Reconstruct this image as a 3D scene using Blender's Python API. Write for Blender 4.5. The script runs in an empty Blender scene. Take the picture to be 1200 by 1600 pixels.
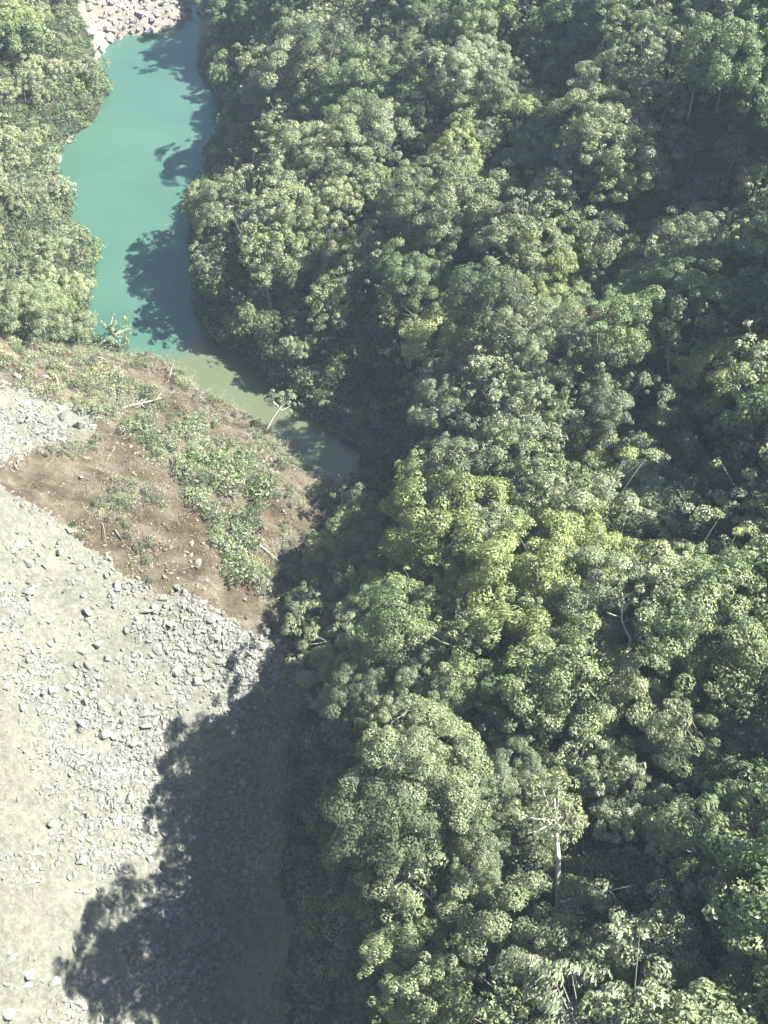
import bpy, bmesh, math, random
import numpy as np
from mathutils import Vector, Matrix

# ------------------------------------------------------------------ camera, sky, sun, exposure
sc = bpy.context.scene
random.seed(7); rng = np.random.default_rng(7)
R = math.radians
CAM_Z, PITCH, HFOV = 150.0, R(48.0), R(35.0)
T = math.tan(HFOV / 2)
cam_d = bpy.data.cameras.new('camera'); cam = bpy.data.objects.new('camera', cam_d)
sc.collection.objects.link(cam); sc.camera = cam
cam.location = (0, 0, CAM_Z); cam.rotation_euler = (math.pi / 2 - PITCH, 0, 0)
cam_d.sensor_fit = 'HORIZONTAL'; cam_d.angle = HFOV
cam_d.clip_start = 0.5; cam_d.clip_end = 3000

SUN_AZ, SUN_EL = R(2.0), R(46.0)            # azimuth from +X towards +Y
world = bpy.data.worlds.new('World'); sc.world = world; world.use_nodes = True
wn = world.node_tree.nodes; wl = world.node_tree.links
bg = wn['Background']; bg.inputs[1].default_value = 0.05
sky = wn.new('ShaderNodeTexSky'); sky.sky_type = 'NISHITA'; sky.sun_disc = False
sky.sun_elevation = SUN_EL; sky.sun_rotation = R(90) - SUN_AZ
wl.new(sky.outputs[0], bg.inputs[0])
sun_d = bpy.data.lights.new('sun', 'SUN'); sun_d.energy = 5.0; sun_d.angle = R(0.5); sun_d.color = (1.0, 0.97, 0.91)
sun = bpy.data.objects.new('sun', sun_d); sc.collection.objects.link(sun)
sd = Vector((math.cos(SUN_EL) * math.cos(SUN_AZ), math.cos(SUN_EL) * math.sin(SUN_AZ), math.sin(SUN_EL)))
sun.rotation_euler = sd.to_track_quat('Z', 'Y').to_euler(); sun.location = sd * 400

sc.view_settings.view_transform = 'Standard'; sc.view_settings.look = 'None'
sc.view_settings.exposure = 2.3; sc.view_settings.gamma = 1.0
sc.view_settings.use_curve_mapping = False
sc.cycles.max_bounces = 5; sc.cycles.diffuse_bounces = 3; sc.cycles.glossy_bounces = 2
sc.cycles.transmission_bounces = 3; sc.cycles.transparent_max_bounces = 4; sc.cycles.volume_bounces = 0

# ------------------------------------------------------------------ helpers: pixels, noise, meshes
COL = sc.collection
FWD = np.array([0, math.cos(PITCH), -math.sin(PITCH)]); UP = np.array([0, math.sin(PITCH), math.cos(PITCH)])

def ray(px, py):
    u = (px - 600) / 600 * T; v = (800 - py) / 600 * T
    return np.array([u, FWD[1] + v * UP[1], FWD[2] + v * UP[2]])

def at_z(px, py, z):
    d = ray(px, py); s = (z - CAM_Z) / d[2]
    return np.array([d[0] * s, d[1] * s, z])

def project(x, y, z):
    """world -> photo pixel (1200x1600) and depth"""
    dz = z - CAM_Z
    dep = y * FWD[1] + dz * FWD[2]; up = y * UP[1] + dz * UP[2]
    dep = np.maximum(dep, 1e-3)
    return 600 + x / dep / T * 600, 800 - up / dep / T * 600, dep

def _h(xi, yi, seed):
    n = (xi.astype(np.int64) * 374761393 + yi.astype(np.int64) * 668265263 + seed * 974634777) & 0xffffffff
    n = ((n ^ (n >> 13)) * 1274126177) & 0xffffffff
    return ((n ^ (n >> 16)) & 0xffff) / 65535.0

def vnoise(x, y, seed=0):
    x = np.asarray(x, float); y = np.asarray(y, float)
    xi = np.floor(x); yi = np.floor(y); fx = x - xi; fy = y - yi
    fx = fx * fx * (3 - 2 * fx); fy = fy * fy * (3 - 2 * fy)
    a = _h(xi, yi, seed); b = _h(xi + 1, yi, seed); c = _h(xi, yi + 1, seed); d = _h(xi + 1, yi + 1, seed)
    return (a + (b - a) * fx) * (1 - fy) + (c + (d - c) * fx) * fy

def fbm(x, y, seed=0, o=4):
    s = 0; a = 0.5
    for k in range(o):
        s = s + a * (vnoise(x, y, seed + k * 17) - 0.5); x = x * 2.03 + 3.1; y = y * 2.03 + 1.7; a *= 0.5
    return s

def inside(px, py, poly):
    px = np.asarray(px, float); py = np.asarray(py, float)
    r = np.zeros(px.shape, bool); n = len(poly)
    for i in range(n):
        x0, y0 = poly[i]; x1, y1 = poly[(i + 1) % n]
        if y0 == y1: continue
        c = ((y0 > py) != (y1 > py)) & (px < (x1 - x0) * (py - y0) / (y1 - y0) + x0)
        r ^= c
    return r

def seg_dist(px, py, poly, closed=True):
    d = np.full(np.shape(px), 1e9); n = len(poly)
    for i in range(n if closed else n - 1):
        x0, y0 = poly[i]; x1, y1 = poly[(i + 1) % n]
        dx, dy = x1 - x0, y1 - y0; L = dx * dx + dy * dy + 1e-9
        t = np.clip(((px - x0) * dx + (py - y0) * dy) / L, 0, 1)
        d = np.minimum(d, np.hypot(px - x0 - t * dx, py - y0 - t * dy))
    return d

def mesh_np(name, verts, faces, mats=(), mat_idx=None, smooth=False):
    """verts (n,3) and faces (m,k) all with k corners, or a list of such arrays"""
    me = bpy.data.meshes.new(name)
    fl = faces if isinstance(faces, list) else [faces]
    fl = [np.asarray(f, np.int32) for f in fl if len(f)]
    verts = np.asarray(verts, np.float32)
    loops = np.concatenate([f.ravel() for f in fl])
    tot = np.concatenate([np.full(len(f), f.shape[1], np.int32) for f in fl])
    start = np.concatenate([[0], np.cumsum(tot)[:-1]]).astype(np.int32)
    me.vertices.add(len(verts)); me.vertices.foreach_set('co', verts.ravel())
    me.loops.add(len(loops)); me.loops.foreach_set('vertex_index', loops)
    me.polygons.add(len(tot)); me.polygons.foreach_set('loop_start', start); me.polygons.foreach_set('loop_total', tot)
    for m in mats: me.materials.append(m)
    if mat_idx is not None: me.polygons.foreach_set('material_index', np.asarray(mat_idx, np.int32))
    me.update(calc_edges=True)
    if smooth: me.polygons.foreach_set('use_smooth', np.ones(len(tot), bool))
    return me

def link(name, me, parent=None, **props):
    o = bpy.data.objects.new(name, me); COL.objects.link(o); o.parent = parent
    for k, v in props.items(): o[k] = v
    return o

def thing(name, loc, label, cat, group=None, rot=(0, 0, 0), scale=1.0):
    o = bpy.data.objects.new(name, None); COL.objects.link(o)
    o.empty_display_size = 0.5
    o.location = loc; o.rotation_euler = rot
    o.scale = (scale,) * 3 if np.isscalar(scale) else scale
    o['label'] = label; o['category'] = cat
    if group: o['group'] = group
    return o

# ------------------------------------------------------------------ materials
def mat(name):
    m = bpy.data.materials.new(name); m.use_nodes = True
    nt = m.node_tree; nt.nodes.clear()
    return m, nt, nt.nodes, nt.links

def N(ns, t, **kw):
    n = ns.new(t)
    for k, v in kw.items(): setattr(n, k, v)
    return n

def ramp(ns, stops):
    r = ns.new('ShaderNodeValToRGB'); e = r.color_ramp.elements
    while len(e) < len(stops): e.new(0.5)
    for i, (p, c) in enumerate(stops): e[i].position = p; e[i].color = (*c, 1)
    return r

def leaf_mat(name, stops, gloss=0.38, trans=0.24):
    """leaf colour: one tone per tree (Object Info random), varied from leaf patch to leaf patch by noise"""
    m, nt, ns, ls = mat(name)
    out = N(ns, 'ShaderNodeOutputMaterial'); oi = N(ns, 'ShaderNodeObjectInfo'); tc = N(ns, 'ShaderNodeTexCoord')
    nz = N(ns, 'ShaderNodeTexNoise'); nz.inputs['Scale'].default_value = 0.55; nz.inputs['Detail'].default_value = 3
    ls.new(tc.outputs['Object'], nz.inputs['Vector'])
    nz2 = N(ns, 'ShaderNodeTexNoise'); nz2.inputs['Scale'].default_value = 3.2; nz2.inputs['Detail'].default_value = 1
    ls.new(tc.outputs['Object'], nz2.inputs['Vector'])
    a = N(ns, 'ShaderNodeMath', operation='MULTIPLY_ADD'); a.inputs[1].default_value = 0.45
    ls.new(oi.outputs['Random'], a.inputs[0])
    b = N(ns, 'ShaderNodeMath', operation='MULTIPLY_ADD'); b.inputs[1].default_value = 0.5; b.inputs[2].default_value = -0.15
    ls.new(nz.outputs['Fac'], b.inputs[0]); ls.new(b.outputs[0], a.inputs[2])
    c = N(ns, 'ShaderNodeMath', operation='MULTIPLY_ADD'); c.inputs[1].default_value = 0.5; 
    ls.new(nz2.outputs['Fac'], c.inputs[0]); 
    d = N(ns, 'ShaderNodeMath', operation='ADD'); d.inputs[1].default_value = -0.1
    ls.new(a.outputs[0], c.inputs[2]); ls.new(c.outputs[0], d.inputs[0])
    rp = ramp(ns, stops); ls.new(d.outputs[0], rp.inputs[0])
    p = N(ns, 'ShaderNodeBsdfPrincipled'); ls.new(rp.outputs[0], p.inputs['Base Color'])
    p.inputs['Roughness'].default_value = 0.5; p.inputs['Specular IOR Level'].default_value = gloss
    tr = N(ns, 'ShaderNodeBsdfTranslucent')
    mx = N(ns, 'ShaderNodeMixRGB', blend_type='MULTIPLY'); mx.inputs[0].default_value = 1
    ls.new(rp.outputs[0], mx.inputs[1]); mx.inputs[2].default_value = (1.1, 1.25, 0.55, 1)
    ls.new(mx.outputs[0], tr.inputs['Color'])
    ms = N(ns, 'ShaderNodeMixShader'); ms.inputs[0].default_value = trans
    ls.new(p.outputs[0], ms.inputs[1]); ls.new(tr.outputs[0], ms.inputs[2]); ls.new(ms.outputs[0], out.inputs[0])
    return m

LEAF = {
    'greygreen': leaf_mat('leaf_greygreen', [(0.0, (0.082, 0.106, 0.060)), (0.5, (0.168, 0.200, 0.109)), (1.0, (0.295, 0.323, 0.206))]),
    'green':     leaf_mat('leaf_green',     [(0.0, (0.067, 0.102, 0.042)), (0.5, (0.143, 0.189, 0.081)), (1.0, (0.254, 0.297, 0.146))]),
    'yellow':    leaf_mat('leaf_yellow',    [(0.0, (0.118, 0.149, 0.049)), (0.5, (0.209, 0.246, 0.084)), (1.0, (0.336, 0.361, 0.158))]),
    'pale':      leaf_mat('leaf_pale',      [(0.0, (0.132, 0.154, 0.072)), (0.5, (0.234, 0.255, 0.131)), (1.0, (0.356, 0.366, 0.228))]),
    'olive':     leaf_mat('leaf_olive',     [(0.0, (0.084, 0.106, 0.053)), (0.5, (0.171, 0.202, 0.102)), (1.0, (0.295, 0.327, 0.194))]),
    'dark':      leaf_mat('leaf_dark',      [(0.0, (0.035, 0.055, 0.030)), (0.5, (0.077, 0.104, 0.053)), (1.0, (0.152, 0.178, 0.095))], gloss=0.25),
    'russet':    leaf_mat('leaf_russet',    [(0.0, (0.152, 0.127, 0.063)), (0.5, (0.265, 0.217, 0.122)), (1.0, (0.366, 0.308, 0.190))]),
}

def bark_mat(name, c0, c1, scale=6):
    m, nt, ns, ls = mat(name)
    out = N(ns, 'ShaderNodeOutputMaterial'); tc = N(ns, 'ShaderNodeTexCoord')
    nz = N(ns, 'ShaderNodeTexNoise'); nz.inputs['Scale'].default_value = scale; nz.inputs['Detail'].default_value = 4
    ls.new(tc.outputs['Object'], nz.inputs['Vector'])
    rp = ramp(ns, [(0.3, c0), (0.7, c1)]); ls.new(nz.outputs['Fac'], rp.inputs[0])
    p = N(ns, 'ShaderNodeBsdfPrincipled'); p.inputs['Roughness'].default_value = 0.85
    ls.new(rp.outputs[0], p.inputs['Base Color'])
    b = N(ns, 'ShaderNodeBump'); b.inputs['Strength'].default_value = 0.5; b.inputs['Distance'].default_value = 0.05
    ls.new(nz.outputs['Fac'], b.inputs['Height']); ls.new(b.outputs[0], p.inputs['Normal']); ls.new(p.outputs[0], out.inputs[0])
    return m
BARK = bark_mat('bark', (0.10, 0.085, 0.065), (0.22, 0.20, 0.165))
PALE_BARK = bark_mat('pale_bark', (0.314, 0.286, 0.230), (0.515, 0.482, 0.414))
LOG_BARK = bark_mat('log_wood', (0.13, 0.105, 0.075), (0.27, 0.24, 0.18))

def ground_mat(name, layers, scale, bump, bump_d, chips=None):
    """layers: colour ramp over large noise; chips: (ramp stops over a Voronoi cell value, scale, mix)"""
    m, nt, ns, ls = mat(name)
    out = N(ns, 'ShaderNodeOutputMaterial'); ge = N(ns, 'ShaderNodeNewGeometry')
    nz = N(ns, 'ShaderNodeTexNoise'); nz.inputs['Scale'].default_value = scale; nz.inputs['Detail'].default_value = 7; nz.inputs['Roughness'].default_value = 0.62
    m0 = N(ns, 'ShaderNodeMapping'); m0.inputs['Rotation'].default_value = (0, 0, R(20)); m0.inputs['Scale'].default_value = (0.5, 1.4, 1)
    ls.new(ge.outputs['Position'], m0.inputs[0]); ls.new(m0.outputs[0], nz.inputs['Vector'])
    rp = ramp(ns, layers); ls.new(nz.outputs['Fac'], rp.inputs[0]); col = rp.outputs[0]
    fine = N(ns, 'ShaderNodeTexNoise'); fine.inputs['Scale'].default_value = 1.7; fine.inputs['Detail'].default_value = 6; fine.inputs['Roughness'].default_value = 0.7
    ls.new(ge.outputs['Position'], fine.inputs['Vector']); hgt = fine.outputs['Fac']
    if chips:
        stops, cs, fac = chips
        vo = N(ns, 'ShaderNodeTexVoronoi'); vo.inputs['Scale'].default_value = cs
        mp = N(ns, 'ShaderNodeMapping'); mp.inputs['Rotation'].default_value = (0, 0, R(-20)); mp.inputs['Scale'].default_value = (0.7, 1.2, 1)
        ls.new(ge.outputs['Position'], mp.inputs[0]); ls.new(mp.outputs[0], vo.inputs['Vector'])
        sp = N(ns, 'ShaderNodeSeparateColor'); ls.new(vo.outputs['Color'], sp.inputs[0])
        r2 = ramp(ns, stops); ls.new(sp.outputs[0], r2.inputs[0])
        mx = N(ns, 'ShaderNodeMixRGB'); mx.inputs[0].default_value = fac
        ls.new(col, mx.inputs[1]); ls.new(r2.outputs[0], mx.inputs[2]); col = mx.outputs[0]
        ad = N(ns, 'ShaderNodeMath', operation='MULTIPLY_ADD'); ad.inputs[1].default_value = 0.8
        ls.new(sp.outputs[1], ad.inputs[0]); ls.new(hgt, ad.inputs[2]); hgt = ad.outputs[0]
    clod = N(ns, 'ShaderNodeTexNoise'); clod.inputs['Scale'].default_value = 0.9; clod.inputs['Detail'].default_value = 8; clod.inputs['Roughness'].default_value = 0.75
    ls.new(ge.outputs['Position'], clod.inputs['Vector'])
    cr = ramp(ns, [(0.3, (0.62, 0.60, 0.58)), (0.5, (1, 1, 1)), (0.72, (1.32, 1.30, 1.24))]); ls.new(clod.outputs['Fac'], cr.inputs[0])
    ch = N(ns, 'ShaderNodeMath', operation='MULTIPLY_ADD'); ch.inputs[1].default_value = 2.2; ls.new(clod.outputs['Fac'], ch.inputs[0]); ls.new(hgt, ch.inputs[2]); hgt = ch.outputs[0]
    mm = N(ns, 'ShaderNodeMixRGB', blend_type='MULTIPLY'); mm.inputs[0].default_value = 1; ls.new(col, mm.inputs[1]); ls.new(cr.outputs[0], mm.inputs[2]); col = mm.outputs[0]
    p = N(ns, 'ShaderNodeBsdfPrincipled'); p.inputs['Roughness'].default_value = 0.95; p.inputs['Specular IOR Level'].default_value = 0.15
    ls.new(col, p.inputs['Base Color'])
    b = N(ns, 'ShaderNodeBump'); b.inputs['Strength'].default_value = bump; b.inputs['Distance'].default_value = bump_d
    ls.new(hgt, b.inputs['Height']); ls.new(b.outputs[0], p.inputs['Normal']); ls.new(p.outputs[0], out.inputs[0])
    return m

M_SCREE = ground_mat('scree_ground', [(0.27, (0.093, 0.076, 0.052)), (0.38, (0.110, 0.110, 0.084)), (0.5, (0.128, 0.130, 0.102)), (0.70, (0.164, 0.164, 0.120))], 0.10, 0.8, 0.25,
                     chips=([(0.0, (0.096, 0.098, 0.082)), (0.55, (0.138, 0.139, 0.117)), (1.0, (0.197, 0.198, 0.170))], 2.3, 0.35))
M_SOIL = ground_mat('soil_ground', [(0.26, (0.030, 0.023, 0.014)), (0.40, (0.059, 0.046, 0.028)), (0.52, (0.091, 0.076, 0.050)), (0.68, (0.148, 0.132, 0.094))], 0.22, 0.9, 0.3)
M_FOREST = ground_mat('forest_ground', [(0.3, (0.022, 0.024, 0.013)), (0.55, (0.045, 0.045, 0.025)), (0.75, (0.075, 0.065, 0.04))], 0.3, 0.9, 0.3)
M_BAR = ground_mat('gravel_ground', [(0.3, (0.128, 0.094, 0.064)), (0.55, (0.188, 0.169, 0.135)), (0.75, (0.240, 0.225, 0.195))], 0.12, 0.7, 0.2,
                   chips=([(0.0, (0.143, 0.124, 0.098)), (1.0, (0.255, 0.240, 0.210))], 1.1, 0.5))

def rock_mat(name, stops):
    m, nt, ns, ls = mat(name)
    out = N(ns, 'ShaderNodeOutputMaterial'); oi = N(ns, 'ShaderNodeObjectInfo'); tc = N(ns, 'ShaderNodeTexCoord')
    nz = N(ns, 'ShaderNodeTexNoise'); nz.inputs['Scale'].default_value = 2.0; nz.inputs['Detail'].default_value = 6
    ls.new(tc.outputs['Object'], nz.inputs['Vector'])
    a = N(ns, 'ShaderNodeMath', operation='MULTIPLY_ADD'); a.inputs[1].default_value = 0.5
    ls.new(oi.outputs['Random'], a.inputs[0])
    b = N(ns, 'ShaderNodeMath', operation='MULTIPLY'); b.inputs[1].default_value = 0.55
    ls.new(nz.outputs['Fac'], b.inputs[0]); ls.new(b.outputs[0], a.inputs[2])
    rp = ramp(ns, stops); ls.new(a.outputs[0], rp.inputs[0])
    p = N(ns, 'ShaderNodeBsdfPrincipled'); p.inputs['Roughness'].default_value = 0.9; p.inputs['Specular IOR Level'].default_value = 0.2
    ls.new(rp.outputs[0], p.inputs['Base Color'])
    bp = N(ns, 'ShaderNodeBump'); bp.inputs['Strength'].default_value = 0.5; bp.inputs['Distance'].default_value = 0.15
    ls.new(nz.outputs['Fac'], bp.inputs['Height']); ls.new(bp.outputs[0], p.inputs['Normal']); ls.new(p.outputs[0], out.inputs[0])
    return m
M_ROCK = rock_mat('scree_rock', [(0.15, (0.112, 0.112, 0.096)), (0.5, (0.157, 0.158, 0.137)), (0.85, (0.207, 0.207, 0.184))])
M_BROCK = rock_mat('tan_rock', [(0.15, (0.111, 0.085, 0.058)), (0.5, (0.178, 0.153, 0.111)), (0.85, (0.264, 0.234, 0.178))])
M_WROCK = rock_mat('river_rock', [(0.15, (0.182, 0.168, 0.140)), (0.5, (0.253, 0.242, 0.217)), (0.85, (0.307, 0.301, 0.280))])

# ------------------------------------------------------------------ terrain: control points (photo pixel, height, canopy over it)
CP = [  # px, py, ground z, canopy height standing over that pixel
    # left bank of the lake (forest)
    (0, 0, 26, 5), (100, 10, 12, 4), (-150, 0, 45, 5), (60, 110, 15, 5), (0, 150, 20, 5), (-150, 200, 40, 5), (60, 230, 7, 5), (0, 300, 13, 5),
    (60, 330, 7, 5), (0, 420, 16, 5), (-150, 420, 36, 5), (90, 450, 8, 4), (110, 500, 8, 3), (0, 500, 19, 3),
    # soil bank and landslide
    (0, 570, 21, 1), (-200, 560, 44, 1), (120, 590, 14, 0), (200, 640, 12, 0), (0, 660, 23, 0), (-200, 700, 46, 0), (100, 680, 19, 0), (0, 760, 23, 0),
    (150, 800, 17.5, 0), (230, 720, 14.5, 0), (300, 720, 12, 0), (380, 740, 8, 0), (300, 820, 12.5, 0), (380, 880, 9, 0), (300, 930, 12, 0),
    (420, 1010, 5, 0), (440, 850, 6.5, 0), (480, 780, 4, 0), (500, 830, 3, 0), (460, 930, 4, 2),
    (0, 900, 22, 0), (-250, 900, 48, 0), (0, 1100, 18, 0), (-250, 1200, 42, 0), (0, 1300, 14, 0), (0, 1600, 10, 0), (-250, 1600, 34, 0), (200, 900, 14.5, 0),
    (200, 1100, 9, 0), (200, 1300, 4.5, 0), (200, 1500, 1.5, 0), (300, 1000, 8, 0), (350, 1120, 3, 0), (420, 1120, 0, 0), (430, 1250, -5, 0),
    (430, 1450, -8, 0), (430, 1650, -9, 0), (430, 1900, -9, 0), (300, 1300, -0.5, 0), (300, 1550, -3, 0), (0, 1900, 6, 0), (100, 2300, 0, 0),
    # gorge below the lake, foot of the near spur
    (560, 800, -1, 0), (610, 800, -2, 0), (545, 900, 2, 3), (520, 980, 3, 4), (480, 1050, 2.5, 3), (470, 1090, 1, 1),
    # near cliff: foot on the 430 line, edge
    (470, 1150, 3, 1), (500, 1350, 4, 1), (490, 1550, 2, 1), (540, 1110, 15, 2), (560, 1350, 18, 2), (575, 1550, 19, 2),
    (590, 1070, 25, 6), (600, 1015, 18, 7), (645, 1010, 23, 7), (600, 940, 8, 5), (625, 1200, 34, 7), (640, 1380, 29, 7), (670, 1600, 20, 7), (680, 1850, 22, 7),
    # near spur, crest and slopes
    (620, 885, 8, 6), (650, 910, 11, 6), (660, 960, 13, 7), (700, 865, 10, 7), (800, 845, 20, 7), (950, 820, 32, 7), (1060, 810, 41, 7), (1200, 800, 52, 7), (1350, 800, 66, 7),
    (730, 980, 25, 7), (800, 990, 35, 7), (1000, 1000, 48, 7), (1200, 1000, 58, 7), (1400, 1000, 72, 7),
    (720, 1200, 36, 7), (900, 1200, 45, 7), (1150, 1200, 58, 7), (1400, 1200, 74, 7), (800, 1420, 42, 7), (950, 1450, 49, 7), (1150, 1500, 60, 7),
    (1400, 1500, 76, 7), (1150, 1850, 62, 7), (800, 1850, 44, 7),
    # middle spur
    (655, 610, 14, 6), (665, 690, 13, 6), (705, 750, 13, 6), (715, 640, 19, 7), (780, 760, 22, 6), (800, 640, 29, 7), (900, 580, 36, 7), (1000, 540, 43, 7), (900, 720, 29, 6),
    (1060, 560, 45, 7), (1000, 690, 36, 6), (1060, 640, 38, 5), (1040, 760, 35, 5), (1150, 560, 50, 7), (1150, 700, 49, 7), (1200, 640, 56, 7), (1350, 600, 70, 7),
    (560, 600, 2, 3), (560, 700, -1, 0), (612, 690, 1, 0), (635, 760, 0, 0), (620, 640, 3, 0), (620, 560, 8, 4),
    # upper hillside above the lake
    (345, 200, 2, 4), (330, 100, 2, 4), (400, 60, 8, 5), (420, 180, 8, 5), (380, 260, 7, 5), (310, 290, 5, 5), (312, 380, 6, 4), (400, 380, 11, 6), (330, 480, 3, 4), (420, 500, 6, 5), (440, 600, 2, 4), (500, 560, 4, 5),
    (500, 0, 16, 7), (520, 150, 15, 7), (520, 300, 15, 7), (540, 430, 11, 7), (640, 0, 27, 7), (640, 150, 26, 7), (640, 300, 24, 7), (640, 440, 22, 7),
    (760, 0, 48, 7), (760, 130, 45, 7), (770, 210, 42, 7), (700, 330, 33, 6), (720, 480, 27, 7), (800, 520, 31, 7),
    (840, 120, 43, 5), (800, 290, 37, 5), (760, 380, 32, 5), (690, 470, 24, 5), (920, 50, 55, 7), (900, 200, 52, 7), (860, 320, 44, 7), (830, 420, 38, 7), (900, 440, 40, 7), (930, 380, 42, 6),
    (1000, 80, 62, 7), (1100, 70, 70, 7), (1060, 130, 67, 7), (960, 260, 51, 7), (1200, 40, 80, 7), (1200, 130, 77, 7), (1350, 100, 82, 7), (1340, 250, 80, 7),
    (1010, 320, 44, 4), (1100, 280, 52, 4), (1180, 260, 62, 4), (1060, 400, 46, 6), (1180, 400, 56, 6), (1000, 470, 42, 6), (1120, 470, 48, 6), (1350, 420, 74, 6),
    (230, 5, 1.0, 0), (270, -50, 1.8, 0), (160, -20, 3, 0), (200, -120, 3, 0), (330, -120, 3, 2), (500, -150, 36, 7), (700, -150, 52, 7), (900, -150, 66, 7), (1200, -150, 80, 7), (80, -120, 14, 4), (-150, -150, 48, 4),
]
def ease(a, b, z):
    if a < 480 or (a < 700 and b > 1000): return z
    if b > 830: return z if z < 28 else 28 + (z - 28) * .42
    return z if z < 12 else 12 + (z - 12) * .56
pts = np.array([[*at_z(a, b, ease(a, b, z) + c)[:2], ease(a, b, z)] for a, b, z, c in CP])
BX0, BX1, BY0, BY1 = -185, 175, -10, 430
# beyond the picture the two valley sides go on rising
for x, y, z in [(-185, 20, 75), (-185, 150, 85), (-185, 300, 90), (-185, 430, 95), (-75, 430, 4), (-110, 430, 26), (0, 430, 38), (100, 430, 62), (175, 430, 64), (175, 300, 62),
                (175, 150, 62), (175, 20, 60), (80, -10, 46), (175, -10, 68), (-8, -10, -9), (-90, -10, 40), (-185, -10, 75)]:
    pts = np.vstack([pts, [x, y, z]])
P2 = pts[:, :2] / 100.0
def _phi(a, b): return np.sqrt(((a[:, None, :] - b[None]) ** 2).sum(-1) + 1e-6)
n = len(pts); A = np.zeros((n + 3, n + 3)); A[:n, :n] = _phi(P2, P2) - np.eye(n) * 0.006
A[:n, n] = 1; A[:n, n + 1:] = P2; A[n, :n] = 1; A[n + 1:, :n] = P2.T
W = np.linalg.solve(A, np.concatenate([pts[:, 2], np.zeros(3)]))

LAKE_PX = [(330, -60), (312, 45), (312, 100), (345, 150), (360, 185), (345, 215), (325, 250), (312, 300), (306, 350), (306, 430), (308, 500), (345, 548), (395, 565),
           (440, 612), (470, 630), (520, 665), (560, 700), (575, 740), (540, 755), (505, 745), (470, 728), (440, 700), (400, 665), (330, 625), (270, 588), (215, 566), (150, 545), (135, 500), (138, 430), (155, 390),
           (95, 350), (108, 320), (80, 265), (112, 215), (150, 185), (165, 150), (150, 95), (172, 62), (230, 52), (290, 40), (300, -60)]
LAKE = [tuple(at_z(a, b, 0)[:2]) for a, b in LAKE_PX]
STEP = 0.72
gx = np.arange(BX0, BX1 + .01, STEP); gy = np.arange(BY0, BY1 + .01, STEP); NX, NY = len(gx), len(gy)
GX, GY = np.meshgrid(gx, gy)                     # row = y

def rbf(x, y):
    q = np.stack([x, y], -1).reshape(-1, 2) / 100.0; out = np.empty(len(q))
    for i in range(0, len(q), 20000):
        s = q[i:i + 20000]; out[i:i + 20000] = _phi(s, P2) @ W[:n] + W[n] + s @ W[n + 1:]
    return out.reshape(np.shape(x))
# coarse evaluation, then bilinear to the fine grid
cgx = np.linspace(BX0, BX1, 181); cgy = np.linspace(BY0, BY1, 221); CZ = rbf(*np.meshgrid(cgx, cgy))

def bil(Z, x, y, x0, y0, dx, dy):
    fx = np.clip((np.asarray(x, float) - x0) / dx, 0, Z.shape[1] - 1.001); fy = np.clip((np.asarray(y, float) - y0) / dy, 0, Z.shape[0] - 1.001)
    i = fx.astype(int); j = fy.astype(int); fx = fx - i; fy = fy - j
    return (Z[j, i] * (1 - fx) + Z[j, i + 1] * fx) * (1 - fy) + (Z[j + 1, i] * (1 - fx) + Z[j + 1, i + 1] * fx) * fy
ZT = bil(CZ, GX, GY, BX0, BY0, cgx[1] - cgx[0], cgy[1] - cgy[0])
ZT = np.clip(ZT, -9, 125)

# zones, drawn on the photograph and carried to the ground
SOIL_PX = [(-600, 420), (-200, 470), (0, 520), (90, 535), (150, 535), (225, 530), (300, 560), (360, 600), (420, 640), (470, 680), (510, 720), (535, 755), (575, 800), (560, 860),
           (525, 905), (490, 970), (505, 1060), (470, 1095), (430, 1062), (300, 985), (180, 920), (80, 840), (0, 790), (-600, 560)]
SCREE_PX = [(-600, 520), (0, 755), (80, 805), (180, 885), (300, 950), (430, 1025), (470, 1060), (462, 1110), (450, 1200), (440, 1400), (432, 1600), (425, 2400), (-900, 2400)]
BAR_PX = [(120, 0), (150, 62), (178, 95), (230, 62), (290, 55), (335, 40), (345, -30), (360, -200), (60, -200)]
wx = fbm(GX * .12, GY * .12, 5) * 44 + fbm(GX * .9, GY * .9, 6, 2) * 22; wy = fbm(GX * .12, GY * .12, 9) * 44 + fbm(GX * .9, GY * .9, 10, 2) * 22
PXg, PYg, _d = project(GX, GY, ZT)
zone = np.zeros(GX.shape, np.int8)               # 0 forest, 1 soil, 2 scree, 3 gravel bar
zone[inside(PXg + wx, PYg + wy, SOIL_PX)] = 1
zone[inside(PXg + wx, PYg + wy, SCREE_PX)] = 2
zone[inside(PXg + wx * .4, PYg + wy * .4, BAR_PX)] = 3
zone[inside(PXg + wx * .6, PYg + wy * .6, [(-140, 590), (30, 605), (105, 635), (150, 655), (140, 690), (70, 695), (0, 715), (-140, 720)])] = 2
zone[(_d < 2)] = 0
zone[(GY < 60) & (GX < -10 - 0.05 * GY) & (GX > -100)] = 2
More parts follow.
